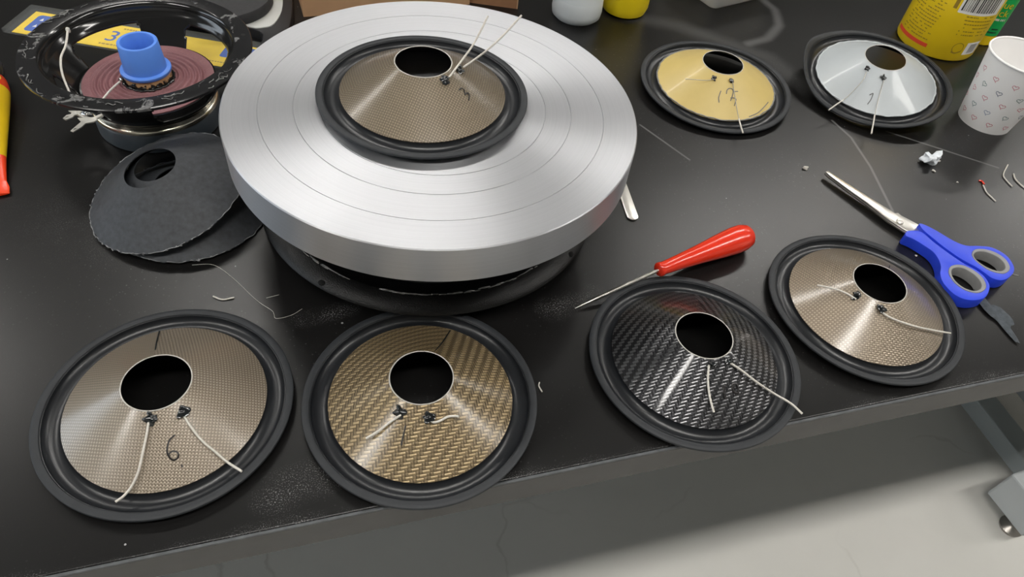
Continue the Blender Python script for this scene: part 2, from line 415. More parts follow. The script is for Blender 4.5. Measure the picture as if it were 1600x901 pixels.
def blob(name, loc, size, mat, seed, parent=None, rough=0.35, sub=2, rot=(0, 0, 0), freq=2.2):
    rnd = random.Random(seed); bm = bmesh.new(); bmesh.ops.create_icosphere(bm, subdivisions=sub, radius=1.0)
    dirs = [Vector((rnd.gauss(0, 1), rnd.gauss(0, 1), rnd.gauss(0, 1))).normalized() for _ in range(9)]; ph = [rnd.random()*6 for _ in range(9)]
    M = Euler(rot).to_matrix()
    for v in bm.verts:
        k = 1 + rough*sum(sin(freq*2*v.co.dot(d)+p) for d, p in zip(dirs, ph))/3.5
        v.co = Vector(loc) + M @ Vector((v.co.x*k*size[0], v.co.y*k*size[1], v.co.z*k*size[2]))
    return from_bm(name, bm, mat, parent, True, 60)
def text_tris(s, size):
    """flat glyph outlines as (verts2d, faces), centred"""
    cu = bpy.data.curves.new('glyphs', 'FONT'); cu.body = s; cu.size = size; cu.align_x = 'CENTER'; cu.align_y = 'CENTER'
    o = bpy.data.objects.new('glyphs', cu); C.objects.link(o)
    dg = bpy.context.evaluated_depsgraph_get(); e = o.evaluated_get(dg); me = e.to_mesh()
    V = [(v.co.x, v.co.y) for v in me.vertices]; F = [tuple(p.vertices) for p in me.polygons]
    e.to_mesh_clear(); bpy.data.objects.remove(o); bpy.data.curves.remove(cu)
    return V, F
def text_on(name, s, size, fn, mat, parent):
    V, F = text_tris(s, size)
    return link_mesh(name, [fn(x, y) for x, y in V], F, mat, parent, False)
def ribbon(name, pts, w, mat, parent, normal_of, closed=False):
    """thin flat printed line lying on a surface"""
    P = [Vector(q) for q in pts]; n = len(P); V = []; F = []
    for i, q in enumerate(P):
        a = P[(i-1) % n] if closed or i else P[0]; b = P[(i+1) % n] if closed or i < n-1 else P[-1]
        d = (b-a).normalized(); s = d.cross(normal_of(q)).normalized()*w/2
        V += [q-s, q+s]
    for i in range(n if closed else n-1):
        j = (i+1) % n; F.append((2*i, 2*i+1, 2*j+1, 2*j))
    return link_mesh(name, V, F, mat, parent, False)

# ------------------------------------------------------------------ room
def room_box(name, u0, u1, v0, v1, z0, z1, mat, holes=None):
    o = box(name, (u0, v0, z0), (u1, v1, z1), mat); o.location = T0; o.rotation_euler = (0, 0, TA)
    return tag(o, kind='structure')
RU0, RU1, RV0, RV1 = -3.8, 6.0, -2.3, 5.5
room_box('floor', RU0-.2, RU1+.2, RV0-.2, RV1+.2, FLOOR_Z-.1, FLOOR_Z, 'floor')
room_box('ceiling', RU0-.2, RU1+.2, RV0-.2, RV1+.2, CEIL_Z, CEIL_Z+.1, 'ceiling')
room_box('wall_right', RU1, RU1+.1, RV0, RV1, FLOOR_Z, CEIL_Z, 'wall')
room_box('wall_back', RU0, RU1, RV1, RV1+.1, FLOOR_Z, CEIL_Z, 'wall')
room_box('wall_front', RU0, RU1, RV0-.1, RV0, FLOOR_Z, CEIL_Z, 'wall_pale')
# left wall with a window opening
WV0, WV1, WZ0, WZ1 = -0.4, 2.6, 0.12, 1.35
bm = bmesh.new()
box_bm(bm, (RU0-.1, RV0, FLOOR_Z), (RU0, WV0, CEIL_Z)); box_bm(bm, (RU0-.1, WV1, FLOOR_Z), (RU0, RV1, CEIL_Z))
box_bm(bm, (RU0-.1, WV0, FLOOR_Z), (RU0, WV1, WZ0)); box_bm(bm, (RU0-.1, WV0, WZ1), (RU0, WV1, CEIL_Z))
o = from_bm('wall_left', bm, 'wall', None, False); o.location = T0; o.rotation_euler = (0, 0, TA); tag(o, kind='structure')
win = bpy.data.objects.new('window_1', None); C.objects.link(win); win.location = T0; win.rotation_euler = (0, 0, TA); tag(win, kind='structure')
bm = bmesh.new()
for a, b in (((WV0, WZ0), (WV0+.05, WZ1)), ((WV1-.05, WZ0), (WV1, WZ1)), ((WV0, WZ0), (WV1, WZ0+.05)), ((WV0, WZ1-.05), (WV1, WZ1)),
             (((WV0+WV1)/2-.03, WZ0), ((WV0+WV1)/2+.03, WZ1))):
    box_bm(bm, (RU0-.07, a[0], a[1]), (RU0-.02, b[0], b[1]))
from_bm('window_frame', bm, 'lamp_body', win, False)
for k in range(2):
    a = WV0+.05 if k == 0 else (WV0+WV1)/2+.03; b = (WV0+WV1)/2-.03 if k == 0 else WV1-.05
    box('pane', (RU0-.055, a, WZ0+.05), (RU0-.05, b, WZ1-.05), 'daylight', win)

# ceiling lights: two rows of strip fixtures parallel to the table edge
for iv, v in enumerate((-0.38, 1.62)):
    for iu, u in enumerate((-1.6, 0.2, 2.0, 3.8)):
        row = 'row above the table front' if iv == 0 else 'row beyond the table'
        pos = ('leftmost', 'second', 'third', 'rightmost')[iu]
        L = thing('ceiling_light', f'white strip ceiling light, {pos} one of the {row}', 'lamp', tw(u, v, CEIL_Z), (0, 0, TA), 'strip ceiling lights')
        bm = bmesh.new(); hw = .075
        box_bm(bm, (-.62, -hw, -.012), (.62, hw, -.0005)); box_bm(bm, (-.62, -hw, -.06), (.62, -hw+.01, -.012)); box_bm(bm, (-.62, hw-.01, -.06), (.62, hw, -.012))
        box_bm(bm, (-.62, -hw+.01, -.06), (-.61, hw-.01, -.012)); box_bm(bm, (.61, -hw+.01, -.06), (.62, hw-.01, -.012))
        from_bm('housing', bm, 'lamp_body', L, False)
        box('diffuser', (-.605, -hw+.012, -.056), (.605, hw-.012, -.05), 'diffuser', L)

# ------------------------------------------------------------------ work table
TU0, TU1, TV1 = -1.1, 2.30, 1.35  # right end lengthened out of view to keep lamp light off the floor
tb = thing('worktable', 'black laminate worktable with grey steel foot frame, carrying all the parts', 'table', tw(0, 0, 0), (0, 0, TA))
bm = bmesh.new(); box_bm(bm, (TU0, 0.0012, -0.0268), (TU1, TV1, 0.0), 0.0008)
from_bm('tabletop', bm, 'laminate', tb, True, 12)
box('edge_band', (TU0, -0.0012, -0.0272), (TU1, 0.0011, -0.0012), 'edge_band', tb, 0.0004)
box('edge_arris', (TU0, -0.0010, -0.0022), (TU1, 0.0010, 0.00004), 'edge_grey', tb, 0.0006)
# end frame: floor beam, upright, cross rail and a front foot cover with a levelling foot
box('floor_beam', (1.325, 0.04, FLOOR_Z+.02), (1.372, 0.62, FLOOR_Z+.06), 'frame_grey', tb, .003)
box('upright', (1.325, 0.50, FLOOR_Z+.06), (1.372, 0.56, -0.065), 'frame_grey', tb, .003)
box('cross_rail', (-1.0, 0.50, -0.065), (1.45, 0.55, -0.0272), 'frame_grey', tb, .003)
box('upright', (-0.95, 0.50, FLOOR_Z+.06), (-0.90, 0.56, -0.065), 'frame_grey', tb, .003)
box('floor_beam', (-0.95, 0.04, FLOOR_Z+.02), (-0.90, 0.62, FLOOR_Z+.06), 'frame_grey', tb, .003)
box('back_panel', (1.430, 0.24, FLOOR_Z+.05), (1.445, 0.70, -0.0275), 'frame_grey', tb, .002)
fc = box('foot_cover', (0, 0, 0), (0.12, 0.085, 0.075), 'foot_grey', tb, .004); fc.location = (1.247, 0.03, FLOOR_Z+.025); fc.rotation_euler = (0, 0, rad(4))
lf = lathe('levelling_foot', [(0.002, 0), (0.018, 0), (0.02, .006), (0.012, .012), (.006, .016), (.006, .03), (.002, .03)], 'steel_shaded', tb, 24)
lf.location = (1.262, 0.055, FLOOR_Z)

# ------------------------------------------------------------------ speaker cones with rubber surrounds
# traced wires, glue points and pen strokes, in 0.1 mm, each cone's own frame (origin on the axis, at the cone's outer edge)
CD = {
 'six': {"pose":[-0.2002,0.2132,0.006,-0.0,0.0],"sc":1,"wires":[[[58,-249,212],[65,-309,182],[69,-387,142],[72,-484,90],[54,-561,44],[28,-616,25],[-3,-653,18]],[[222,-168,199],[272,-212,164],[346,-264,115],[431,-301,66],[507,-336,32],[609,-382,38]]],"blobs":[[61,-227,215],[214,-149,199]],"digits":[[[203,-275,152],[184,-306,143],[182,-346,122],[195,-377,102],[224,-395,84],[246,-379,85],[242,-355,98],[218,-352,108],[201,-366,106],[199,-383,98]],[[274,-405,63],[278,-410,59],[282,-416,55]]]},
 'one': {"pose":[-0.0476,0.2432,0.006,0.0,0.0],"sc":1,"wires":[[[-72,-262,202],[-129,-307,179],[-194,-364,147],[-254,-409,125]],[[102,-262,197],[127,-273,188],[163,-257,191],[204,-228,199],[249,-217,201],[269,-221,206]]],"blobs":[[-81,-244,201],[94,-250,195]],"digits":[[[-37,-310,170],[-38,-338,153],[-41,-369,134],[-42,-396,118],[-42,-411,109]]]},
 'carb': {"pose":[0.1341,0.3094,0.006,0.0,0.0],"sc":1,"wires":[[[19,-237,223],[19,-316,180],[32,-388,140],[51,-454,110],[73,-508,85]],[[169,-189,214],[249,-209,182],[374,-241,117],[518,-255,37],[627,-313,32],[692,-387,38]]],"blobs":[[35,-227,218],[153,-177,216]],"digits":[[[134,-333,142],[142,-368,120],[158,-403,97]],[[134,-334,142],[150,-325,142]],[[194,-309,138],[208,-343,116],[240,-345,104],[244,-319,116],[228,-294,134],[204,-298,140],[194,-309,138]]]},
 'four': {"pose":[0.2728,0.3843,0.006,0.0,0.0],"sc":1,"wires":[[[-203,-173,205],[-258,-141,211],[-319,-109,208],[-383,-80,192],[-450,-43,163]],[[-42,-261,207],[24,-300,197],[137,-318,179],[254,-312,151],[425,-267,92],[580,-222,38]]],"blobs":[[-191,-141,213],[-35,-241,210]],"digits":[]},
 'three': {"pose":[-0.083,0.433,0.106,0.0,0.0],"sc":1,"wires":[[[203,-121,224],[271,48,290],[317,146,345],[344,364,333],[372,554,338]],[[265,61,202],[340,140,234],[401,219,260],[484,413,248],[554,487,308],[613,594,358]]],"blobs":[[174,-157,215],[254,5,203]],"digits":[[[280,-168,161],[284,-152,164],[294,-138,162],[307,-138,155],[316,-153,146],[322,-173,138],[329,-157,138],[340,-146,135],[350,-161,126],[353,-198,114]]]},
 'yellow': {"pose":[0.17758,0.66349,0.00894,0.0408,-0.00071],"sc":1.04,"wires":[[[-91,-261,214],[-178,-292,207],[-285,-292,197],[-379,-284,184]],[[84,-254,219],[103,-332,180],[118,-396,151],[151,-510,83],[178,-618,38]],[[177,-604,40],[183,-719,44],[193,-828,48]]],"blobs":[[-94,-248,211],[74,-247,215]],"digits":[[[-19,-356,157],[-29,-392,136],[-34,-422,117],[-25,-461,93]],[[38,-375,145],[40,-343,165],[62,-322,175],[92,-321,171],[104,-343,156],[97,-390,130],[86,-428,109]],[[108,-339,158],[153,-323,157]],[[83,-403,124],[114,-394,125],[141,-398,117],[137,-429,100],[129,-463,82]],[[512,-241,30],[450,-348,28],[388,-433,21],[294,-512,15]]]},
 'white': {"pose":[0.35755,0.72142,0.00864,0.12091,-0.06623],"sc":1.04,"wires":[[[-208,-202,205],[-243,-291,166],[-310,-372,117],[-375,-439,71],[-444,-511,58]],[[-426,-492,58],[-508,-577,63],[-599,-678,68]],[[-48,-292,202],[-71,-388,157],[-94,-483,113],[-111,-571,63],[-142,-683,48]],[[-137,-667,48],[-178,-810,53],[-222,-957,58]]],"blobs":[[-196,-166,215],[-50,-274,203]],"digits":[[[-169,-425,96],[-139,-413,110],[-144,-441,92],[-157,-474,71],[-182,-509,46]]]}}

RJ, RH, HC = 0.0588, 0.0197, 0.0238
SLOPE = atan2(HC, RJ-RH)
def cone_sheet(name, parent, mat, sc=1.0, phi0=0.0, thick=0.0005, seg=144, rows=12, warp=None, ragged=None, rj=RJ, rh=RH, h=HC):
    V = []; F = []; UV = []; k = cos(atan2(h, rj-rh))
    n = rows+1
    for side in (0, 1):
        for i in range(seg+1):
            a = phi0 + 2*pi*i/seg
            for j in range(n):
                s = j/rows; r = (rj+(rh-rj)*s)*sc; z = h*s*sc
                if ragged and j == 0: r += ragged(a)*sc
                off = 0 if side == 0 else -thick
                v = Vector((r*cos(a), r*sin(a), z+off)); V.append(warp(v) if warp else v)
                th = (a-phi0)*k; sl = r/k; UV.append((sl*cos(th), sl*sin(th)))
    m = (seg+1)*n
    for i in range(seg):
        for j in range(rows):
            a, b, c, d = i*n+j, (i+1)*n+j, (i+1)*n+j+1, i*n+j+1
            F.append((a, b, c, d)); F.append((m+d, m+c, m+b, m+a))
        F.append((i*n+rows, (i+1)*n+rows, m+(i+1)*n+rows, m+i*n+rows)); F.append((i*n, m+i*n, m+(i+1)*n, (i+1)*n))
    return link_mesh(name, V, F, mat, parent, True, UV, 50)
def surround(parent, sc=1.0, warp=None):
    P = [(.0750, -.0010), (.0750, .0002), (.0746, .0006), (.0706, .0006), (.0702, .0003), (.0701, -.0004)]
    tr = [(.0699, -.0006)]
    cx, cz, R = .0640, -.0006, .0056
    for i in range(0, 13):
        a = i*pi/12; tr.append((cx+R*cos(a), cz-R*.85*sin(a)))
    tr += [(.0580, .0000), (.0568, .0010)]
    low = [(.0568, .0003), (.0576, -.0010)]
    for i in range(12, -1, -1):
        a = i*pi/12; low.append((cx+(R+.0007)*cos(a), cz-.0003-(R*.85+.0004)*sin(a)))
    low += [(.0708, -.0014)]
    prof = [(r*sc, z*sc) for r, z in P+tr+low]
    s = lathe('surround', prof, 'rubber', parent, 144, True, 50, warp)
    # the flat mounting lip is duller than the roll
    s.data.materials.append(MT['flange'])
    for p in s.data.polygons:
        c = p.center; 
        if hypot(c.x, c.y) > .0700*sc: p.material_index = 1
    return s
def ring(name, r, z, w, mat, parent, warp=None, sc=1.0, jit=0.0, seed=1, seg=120):
    rnd = random.Random(seed); ph = [rnd.random()*6 for _ in range(6)]
    def jag(rr, zz, a, k):
        d = jit*sum(sin((5+7*i)*a+ph[i]) for i in range(6))/3
        return rr+d, zz
    prof = [((r+w*cos(q*pi/3))*sc, (z+w*.7*sin(q*pi/3))*sc) for q in range(6)]
    return lathe(name, prof, mat, parent, seg, True, 80, warp, jag if jit else None)
M4 = lambda path: [Vector(q)*1e-4 for q in path]

def speaker_cone(key, label, mat, phi0, blob_size=.0034, wire_r=.00075, ink='marker', ink_r=.00055, seam=None, warp=None, glue_ring=None, thin=(), blob_mat='glue', ink_pts=None, extra_rot=0):
    d = CD[key]; p = d['pose']; sc = d['sc']
    o = thing('speaker_cone', label, 'speaker cone', p[:3], (p[3], p[4], 0))
    # pose matrices are Rx * Ry
    o.rotation_euler = (Matrix.Rotation(p[3], 3, 'X') @ Matrix.Rotation(p[4], 3, 'Y')).to_euler()
    surround(o, sc, warp)
    c = cone_sheet('cone', o, mat, sc, rad(phi0))
    ring('cut_rim', RH, HC-.0001, .00042, 'cut_edge', c, None, sc)
    if glue_ring: ring('glue_bead', RJ-.0003, .0004, .0008, glue_ring, c, None, sc, .0006, hash(key) % 97)
    for i, b in enumerate(d['blobs']):
        q = Vector(b)*1e-4
        blob('glue_blob', q+Vector((0, 0, .0004)), (blob_size, blob_size*.85, .0015), blob_mat, 11*i+len(key), o, .5, 3, (0.35, 0.15, i), 3.0)
    for i, w in enumerate(d['wires']):
        tube('lead_wire', M4(w), .00038 if i in thin else wire_r, 'bare_wire' if i in thin else 'wire', o)
    for s in (ink_pts or d['digits']): tube('pen_stroke', M4(s), ink_r, ink, c, 6, 5, True, 0.5)
    if seam:
        tube('seam', [Vector(q) for q in seam], .0005, 'glue', c, 6, 3, True, .6)
    return o
def wavy(a2, ph, sc=1.0, up=0.0, upphi=0.0, upw=1.0):
    def f(v):
        r = hypot(v.x, v.y); a = atan2(v.y, v.x); k = max(0, (r-.0588*sc)/(.0162*sc))
        z = a2*sin(2*a+ph)*k*k
        if up: 
            da = (a-upphi+pi) % (2*pi)-pi; z += up*math.exp(-(da/upw)**2)*k**1.5
        return Vector((v.x, v.y, v.z+z))
    return f
speaker_cone('six', 'fine beige woven speaker cone marked with a 6, nearest the lower left table corner', 'weave_six', 118,
             seam=[(-.0270, .0510, .0013), (-.0188, .0350, .0120), (-.0104, .0196, .0216)], warp=wavy(.0005, .3))
speaker_cone('one', 'coarse golden twill speaker cone marked with a 1, in front of the aluminium disc', 'weave_one', 80,
             seam=[(.0092, .0560, .0013), (.0070, .0366, .0130), (.0040, .0205, .0228)], warp=wavy(.0004, 1.3))
speaker_cone('carb', 'glossy black carbon twill speaker cone marked 10, touching the red awl', 'weave_carbon', 86, blob_size=.0026, ink_r=.0008, warp=wavy(.0005, 2.3))
speaker_cone('four', 'beige woven speaker cone without a number, lying below the blue scissors', 'weave_four', 57, wire_r=.0007,
             seam=[(.0300, .0466, .0013), (.0150, .0230, .0194)], warp=wavy(.0012, .2))
CD['white']['pose'] = [.3490, .7042, .0190, .1209, -.0662]
d3 = CD['three']
d3['wires'] = [[[int((a[0]-d3['pose'][0])*1e4), int((a[1]-d3['pose'][1])*1e4), int((a[2]-d3['pose'][2])*1e4)] for a in w] for w in
   ([(-.0629, .4205, .1283), (-.0565, .4345, .134), (-.0500, .4455, .142), (-.0432, .460, .155)],
    [(-.0555, .4365, .1275), (-.0470, .4420, .133), (-.0391, .4449, .140), (-.0300, .4550, .147), (-.0206, .4675, .155)])]
speaker_cone('three', 'brown woven speaker cone marked with a 3, standing on the aluminium disc', 'weave_three', 200, wire_r=.0007, warp=wavy(.0002, .2))
speaker_cone('yellow', 'cream yellow speaker cone with pencilled number, on the table behind the red awl', 'sheet_yellow', 100, blob_size=.0026, ink='pencil', ink_r=.0005,
             warp=wavy(.001, 1.0, 1.04), glue_ring='residue', thin=(0, 1))
speaker_cone('white', 'white speaker cone with warped black surround, beside the yellow can', 'sheet_white', 75, blob_size=.0030, ink='pencil', ink_r=.0005,
             warp=wavy(.002, 3.4, 1.04, .012, rad(165), .55), glue_ring='sheet_white', thin=(0, 2))

# ------------------------------------------------------------------ aluminium disc and what carries it
disc = thing('aluminium_disc', 'thick round turned aluminium disc with fine rings, resting on a black speaker frame', 'disc', (-.0739, .430, .0715))
R, T = .147, .0285
prof = [(.0001, 0), (R-.0006, 0), (R, .0006), (R, T-.0007), (R-.0007, T)]
for g in (.1222, .0985, .0800):
    prof += [(g+.00030, T), (g+.00008, T-.0005), (g-.00008, T-.0005), (g-.00030, T)]
prof += [(.0001, T)]
lathe('disc_body', prof, 'aluminium', disc, 256, False, 25)

fr = thing('loudspeaker_chassis', 'large black loudspeaker chassis with torn glue on its lip, under the aluminium disc', 'loudspeaker', (-.078, .438, 0))
def jagf(r, z, a, k): return (r, z)
lathe('flange', [(.100, .000), (.104, .000), (.112, .0085), (.133, .0105), (.1342, .0118), (.1330, .0140), (.127, .0168), (.1222, .0186), (.1205, .0188), (.1185, .0165), (.112, .014), (.104, .012), (.100, .012)],
      'black_rough', fr, 180, True, 40)
lathe('basket', [(.100, .0), (.104, .0), (.104, .012), (.088, .030), (.078, .060), (.078, .0712), (.072, .0712), (.072, .060), (.082, .028), (.097, .010)], 'black_metal', fr, 120, True, 40)
rnd = random.Random(5)
for k in range(80):
    a = rad(196 + k*1.9 + rnd.uniform(-1, 1)); L = rnd.uniform(.02, .08)
    if 250 < math.degrees(a) < 262: continue
    r = .1208 + rnd.uniform(-.0008, .0008)
    tube('glue_shred', [(r*cos(a), r*sin(a), .0187), ((r+.0004)*cos(a+L/2), (r+.0004)*sin(a+L/2), .0187+rnd.uniform(.0003, .0013)), (r*cos(a+L), r*sin(a+L), .0186)],
         rnd.uniform(.0003, .0006), 'residue', fr, 5, 3)
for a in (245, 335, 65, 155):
    a = rad(a); blob('screw_notch', (.1300*cos(a), .1300*sin(a), .0142), (.0035, .0035, .0015), 'hole', 3, fr, .05)  # black blobs paint in the dark of the notches

# ------------------------------------------------------------------ stripped loudspeaker driver, upper left
drv = thing('loudspeaker_driver', 'stripped loudspeaker driver with open black basket and maroon spider, upper left', 'loudspeaker', (-.3275, .4925, 0))
lathe('magnet', [(.0002, 0), (.0500, 0), (.0510, .001), (.0510, .0160), (.0500, .0172), (.0002, .0172)], 'magnet', drv, 96, False, 40)
lathe('top_plate', [(.0002, .0172), (.0500, .0172), (.0508, .0180), (.0508, .0205), (.0500, .0216), (.0480, .0222), (.0002, .0222)], 'zinc', drv, 96, False, 40)
lathe('rim_flange', [(.0735, .0660), (.0872, .0660), (.0877, .0666), (.0877, .0684), (.0870, .0690), (.0742, .0690), (.0738, .0688)], 'stained_flange', drv, 160, True, 30)
# conical basket wall with four windows
def basket():
    prof = [(.0738, .0688), (.0732, .0640), (.0722, .0605), (.0700, .0585), (.0690, .0565)]
    for i in range(1, 17):
        s = i/16; prof.append((.0690+(.0515-.0690)*s, .0565+(.0285-.0565)*s))
    prof += [(.0500, .0265), (.0490, .0222)]
    seg = 240; n = len(prof); V = []; F = []
    for i in range(seg):
        a = 2*pi*i/seg
        for r, z in prof: V.append((r*cos(a), r*sin(a), z))
    def opening(ad, k):
        s = (k+.5-4)/16.0                     # 0 at top of the cone part, 1 at the bottom
        if not 0.10 < s < 0.90: return False
        best = min(abs((ad-c+180) % 360-180) for c in (56, 146, 236, 326))
        half = 29 - 4*s
        e = min((s-.10)*14, (.90-s)*14, 3.0)  # rounded corners
        return best < half - (3.0-e)**2*0.6
    for i in range(seg):
        j = (i+1) % seg
        for k in range(n-1):
            if opening((i+.5)*360/seg, k): continue
            F.append((i*n+k, i*n+k+1, j*n+k+1, j*n+k))
    o = link_mesh('basket', V, F, 'black_metal', drv, True)
    m = o.modifiers.new('thickness', 'SOLIDIFY'); m.thickness = .0012; m.offset = 0
    return o
basket()
sp = [(.0182, .0395)]
for i in range(1, 60):
    s = i/59; r = .0182+(.0470-.0182)*s; sp.append((r, .0392+.0011*sin(s*6.5*2*pi)*min(1, 6*s, 6*(1-s))))
sp += [(.0490, .0392), (.0515, .0392), (.0515, .0385), (.0182, .0382)]
lathe('spider', sp, 'spider', drv, 128, True, 60)
lathe('spider_ledge', [(.0480, .0300), (.0525, .0290), (.0530, .0384), (.0480, .0384)], 'black_metal', drv, 128, True, 40)
vc = lathe('voice_coil', [(.0178, .0222), (.0187, .0222), (.0187, .0468), (.0178, .0468)], 'former', drv, 80, True, 40)
ring('glue_fillet', .0198, .0402, .0012, 'glue', vc, None, 1.0, .0006, 4)
rnd = random.Random(9)
for k, a in enumerate((216, 228, 252, 262, 305, 318, 196, 283)):
    a = rad(a); blob('glue_spot', (.0188*cos(a), .0188*sin(a), .0425+rnd.uniform(-.001, .002)), (.0016, .0016, .0012), 'glue', k, vc, .5, 2)
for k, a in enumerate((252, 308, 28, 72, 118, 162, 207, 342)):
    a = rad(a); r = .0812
    blob('screw_hole', (r*cos(a), r*sin(a), .0690), (.0021, .0021, .00018), 'hole', 1, drv, .0)  # flat black blob paints the dark of a hole
for k in range(44):                                        # torn shreds of old glue on the flange
    a = rad(rnd.uniform(95, 380)); r = rnd.uniform(.0765, .0860); pts = []
    for q in range(4):
        pts.append((r*cos(a), r*sin(a), .0692+rnd.uniform(0, .0007))); a += rnd.uniform(.01, .045); r = min(.0868, max(.0755, r+rnd.uniform(-.0022, .0022)))
    tube('glue_shred', pts, rnd.uniform(.00018, .00045), 'residue', drv, 5, 3)
def dl(x, y, z): return (x+.3275, y-.4925, z)
tube('lead_wire', [dl(-.3565, .4330, .0575), dl(-.3655, .4450, .0665), dl(-.3700, .4560, .0730), dl(-.3710, .4680, .0770), dl(-.3760, .4835, .0810)], .00085, 'wire', drv)
blob('solder_tip', dl(-.3757, .4830, .0808), (.0015, .0015, .0022), 'lug', 3, drv, .2)
tube('lead_wire', [dl(-.3423, .4760, .0445), dl(-.3435, .4620, .0450), dl(-.3440, .4460, .0440), dl(-.3440, .4380, .0420)], .00085, 'wire', drv)
blob('solder_joint', dl(-.3420, .4765, .0455), (.0018, .0018, .0022), 'solder', 5, drv, .3)
# terminal lugs on the front left of the basket
def lug(pts, z, hole, rot=0):
    L = [dl(*q, 0)[:2] for q in pts]; hc = dl(*hole, 0)
    ax = Vector(L[1])-Vector(L[0])
    hs = [(hc[0]+.0007*cos(a)*1.0+.0012*sin(a)*hd[0], hc[1]+.0007*cos(a)*.2+.0012*sin(a)*hd[1]) for a in [2*pi*i/10 for i in range(10)]]
    plate('terminal_lug', L, z, z+.0008, 'lug', drv, [hs])
hd = (-.35, -.95)
lug([(-.3700, .4400), (-.3595, .4425), (-.3615, .4368), (-.3630, .4360), (-.3630, .4330), (-.3660, .4285), (-.3690, .4300), (-.3685, .4345), (-.3660, .4365), (-.3665, .4385)], .035, (-.3668, .4322))
lug([(-.3590, .4330), (-.3480, .4365), (-.3440, .4350), (-.3450, .4310), (-.3500, .4280), (-.3505, .4230), (-.3535, .4160), (-.3560, .4165), (-.3550, .4230), (-.3540, .4290)], .035, (-.3540, .4195))
blob('solder_joint', dl(-.3545, .4385, .0362), (.0032, .0026, .0026), 'solder', 7, drv, .35)
tube('terminal_strip', [dl(-.3640, .4400, .0345), dl(-.3500, .4350, .0345), dl(-.3440, .4420, .0345)], .0016, 'lug', drv, 6, 4)
sl = thing('plastic_sleeve', 'light blue plastic sleeve plugged into the voice coil of the stripped driver', 'sleeve', (-.3275, .4925, .0468))
lathe('tube', [(.0128, .0035), (.0166, .0035), (.0154, .0262), (.0150, .0267), (.0130, .0267), (.0126, .0262)], 'blue', sl, 96, True, 45)
lathe('collar', [(.0125, .0001), (.0192, .0001), (.0198, .0008), (.0198, .0028), (.0188, .0036), (.0125, .0036)], 'blue', sl, 96, True, 45)

# ------------------------------------------------------------------ two loose black paper cones
def paper_cone(label, loc, rx, ry, seed, rj=.0600, rh=.0195, h=.0246):
    o = thing('paper_cone', label, 'paper cone', loc, group='loose black paper cones')
    o.rotation_euler = (Matrix.Rotation(rx, 3, 'X') @ Matrix.Rotation(ry, 3, 'Y')).to_euler()
    rnd = random.Random(seed); ph = [rnd.random()*6 for _ in range(12)]
    rg = lambda a: .0007*sum(sin((9+6*i)*a+ph[i]) for i in range(12))/4
    c = cone_sheet('cone', o, 'paper_black', 1.0, 0, .0007, 180, 12, None, rg, rj=rj, rh=rh, h=h)
    ring('frayed_edge', rj, -.0001, .0004, 'paper_edge', c, None, 1.0, .0007, seed, 180)
    for k in range(34):
        a = rad(rnd.uniform(140, 330)); r = rj+.0002+rnd.uniform(-.0004, .0008)
        blob('frayed_fibre', (r*cos(a), r*sin(a), rnd.uniform(-.0006, .0004)), (.0008, .0005, .0004), 'paper_edge', k, c, .5, 1, (0, 0, a+pi/2))
    return o
paper_cone('black pressed paper cone lying tilted on top of another, below the stripped driver', (-.2715, .3856, .0180), .163, -.203, 3)
paper_cone('black pressed paper cone mostly hidden beneath the tilted one, beside the aluminium disc', (-.2590, .3870, .0022), -.015, .012, 8)
up_ = Vector((-.2715, .3856, .0180)) + (Matrix.Rotation(.163, 3, 'X') @ Matrix.Rotation(-.203, 3, 'Y')) @ Vector((-.002, .0080, .0112))
paper_cone('smaller black paper cone nested inside the tilted one, seen only through its hole', up_, .163, -.203, 5, .0300, .0165, .0082)

# ------------------------------------------------------------------ awl
awl = thing('awl', 'awl with glossy red bulb handle and thin steel spike, behind the carbon cone', 'awl', (0, 0, 0))
A = Vector((.0482, .3400, .0022)); Bn = Vector((.1085, .3800, .0138)); E_ = Vector((.1878, .4385, .0112))
ax = (E_-Bn).normalized(); awl.location = (Bn.x, Bn.y, 0)
awl.rotation_euler = (0, 0, atan2(ax.y, ax.x))
Mi = awl.rotation_euler.to_matrix().inverted()
loc = lambda q: Mi @ (q - Vector((Bn.x, Bn.y, 0)))
LH = (E_-Bn).length
hp = [(0, .0048), (.0008, .0056), (.003, .0056), (.004, .0052), (.020, .0060), (.040, .0076), (.060, .0098), (.075, .0111), (.083, .0111), (.089, .0098), (.0925, .0068), (.0942, .0030), (.0945, .0001)]
k = LH/.0945
hp = [(s*k, r) for s, r in hp]
V = []; F = []; sg = 32; bl = loc(Bn); el = loc(E_); dx = (el-bl).normalized(); up = Vector((0, 0, 1)); up = (up-dx*up.dot(dx)).normalized(); sd = dx.cross(up)
for s, r in [(0, .0001)]+hp:
    for i in range(sg):
        a = 2*pi*i/sg; V.append(bl+dx*s+up*(r*cos(a))+sd*(r*sin(a)))
for i in range(len(hp)):
    for j in range(sg):
        l = (j+1) % sg; F.append((i*sg+j, i*sg+l, (i+1)*sg+l, (i+1)*sg+j))
link_mesh('handle', V, F, 'red', awl, True, sharp=50)
tip = loc(A)
tube('spike', [bl+dx*.004, bl.lerp(tip, .5), bl.lerp(tip, .8), tip], lambda s: .0015 if s < .55 else .0015*(1-s)/.45+.00018, 'steel', awl, 12, 8)

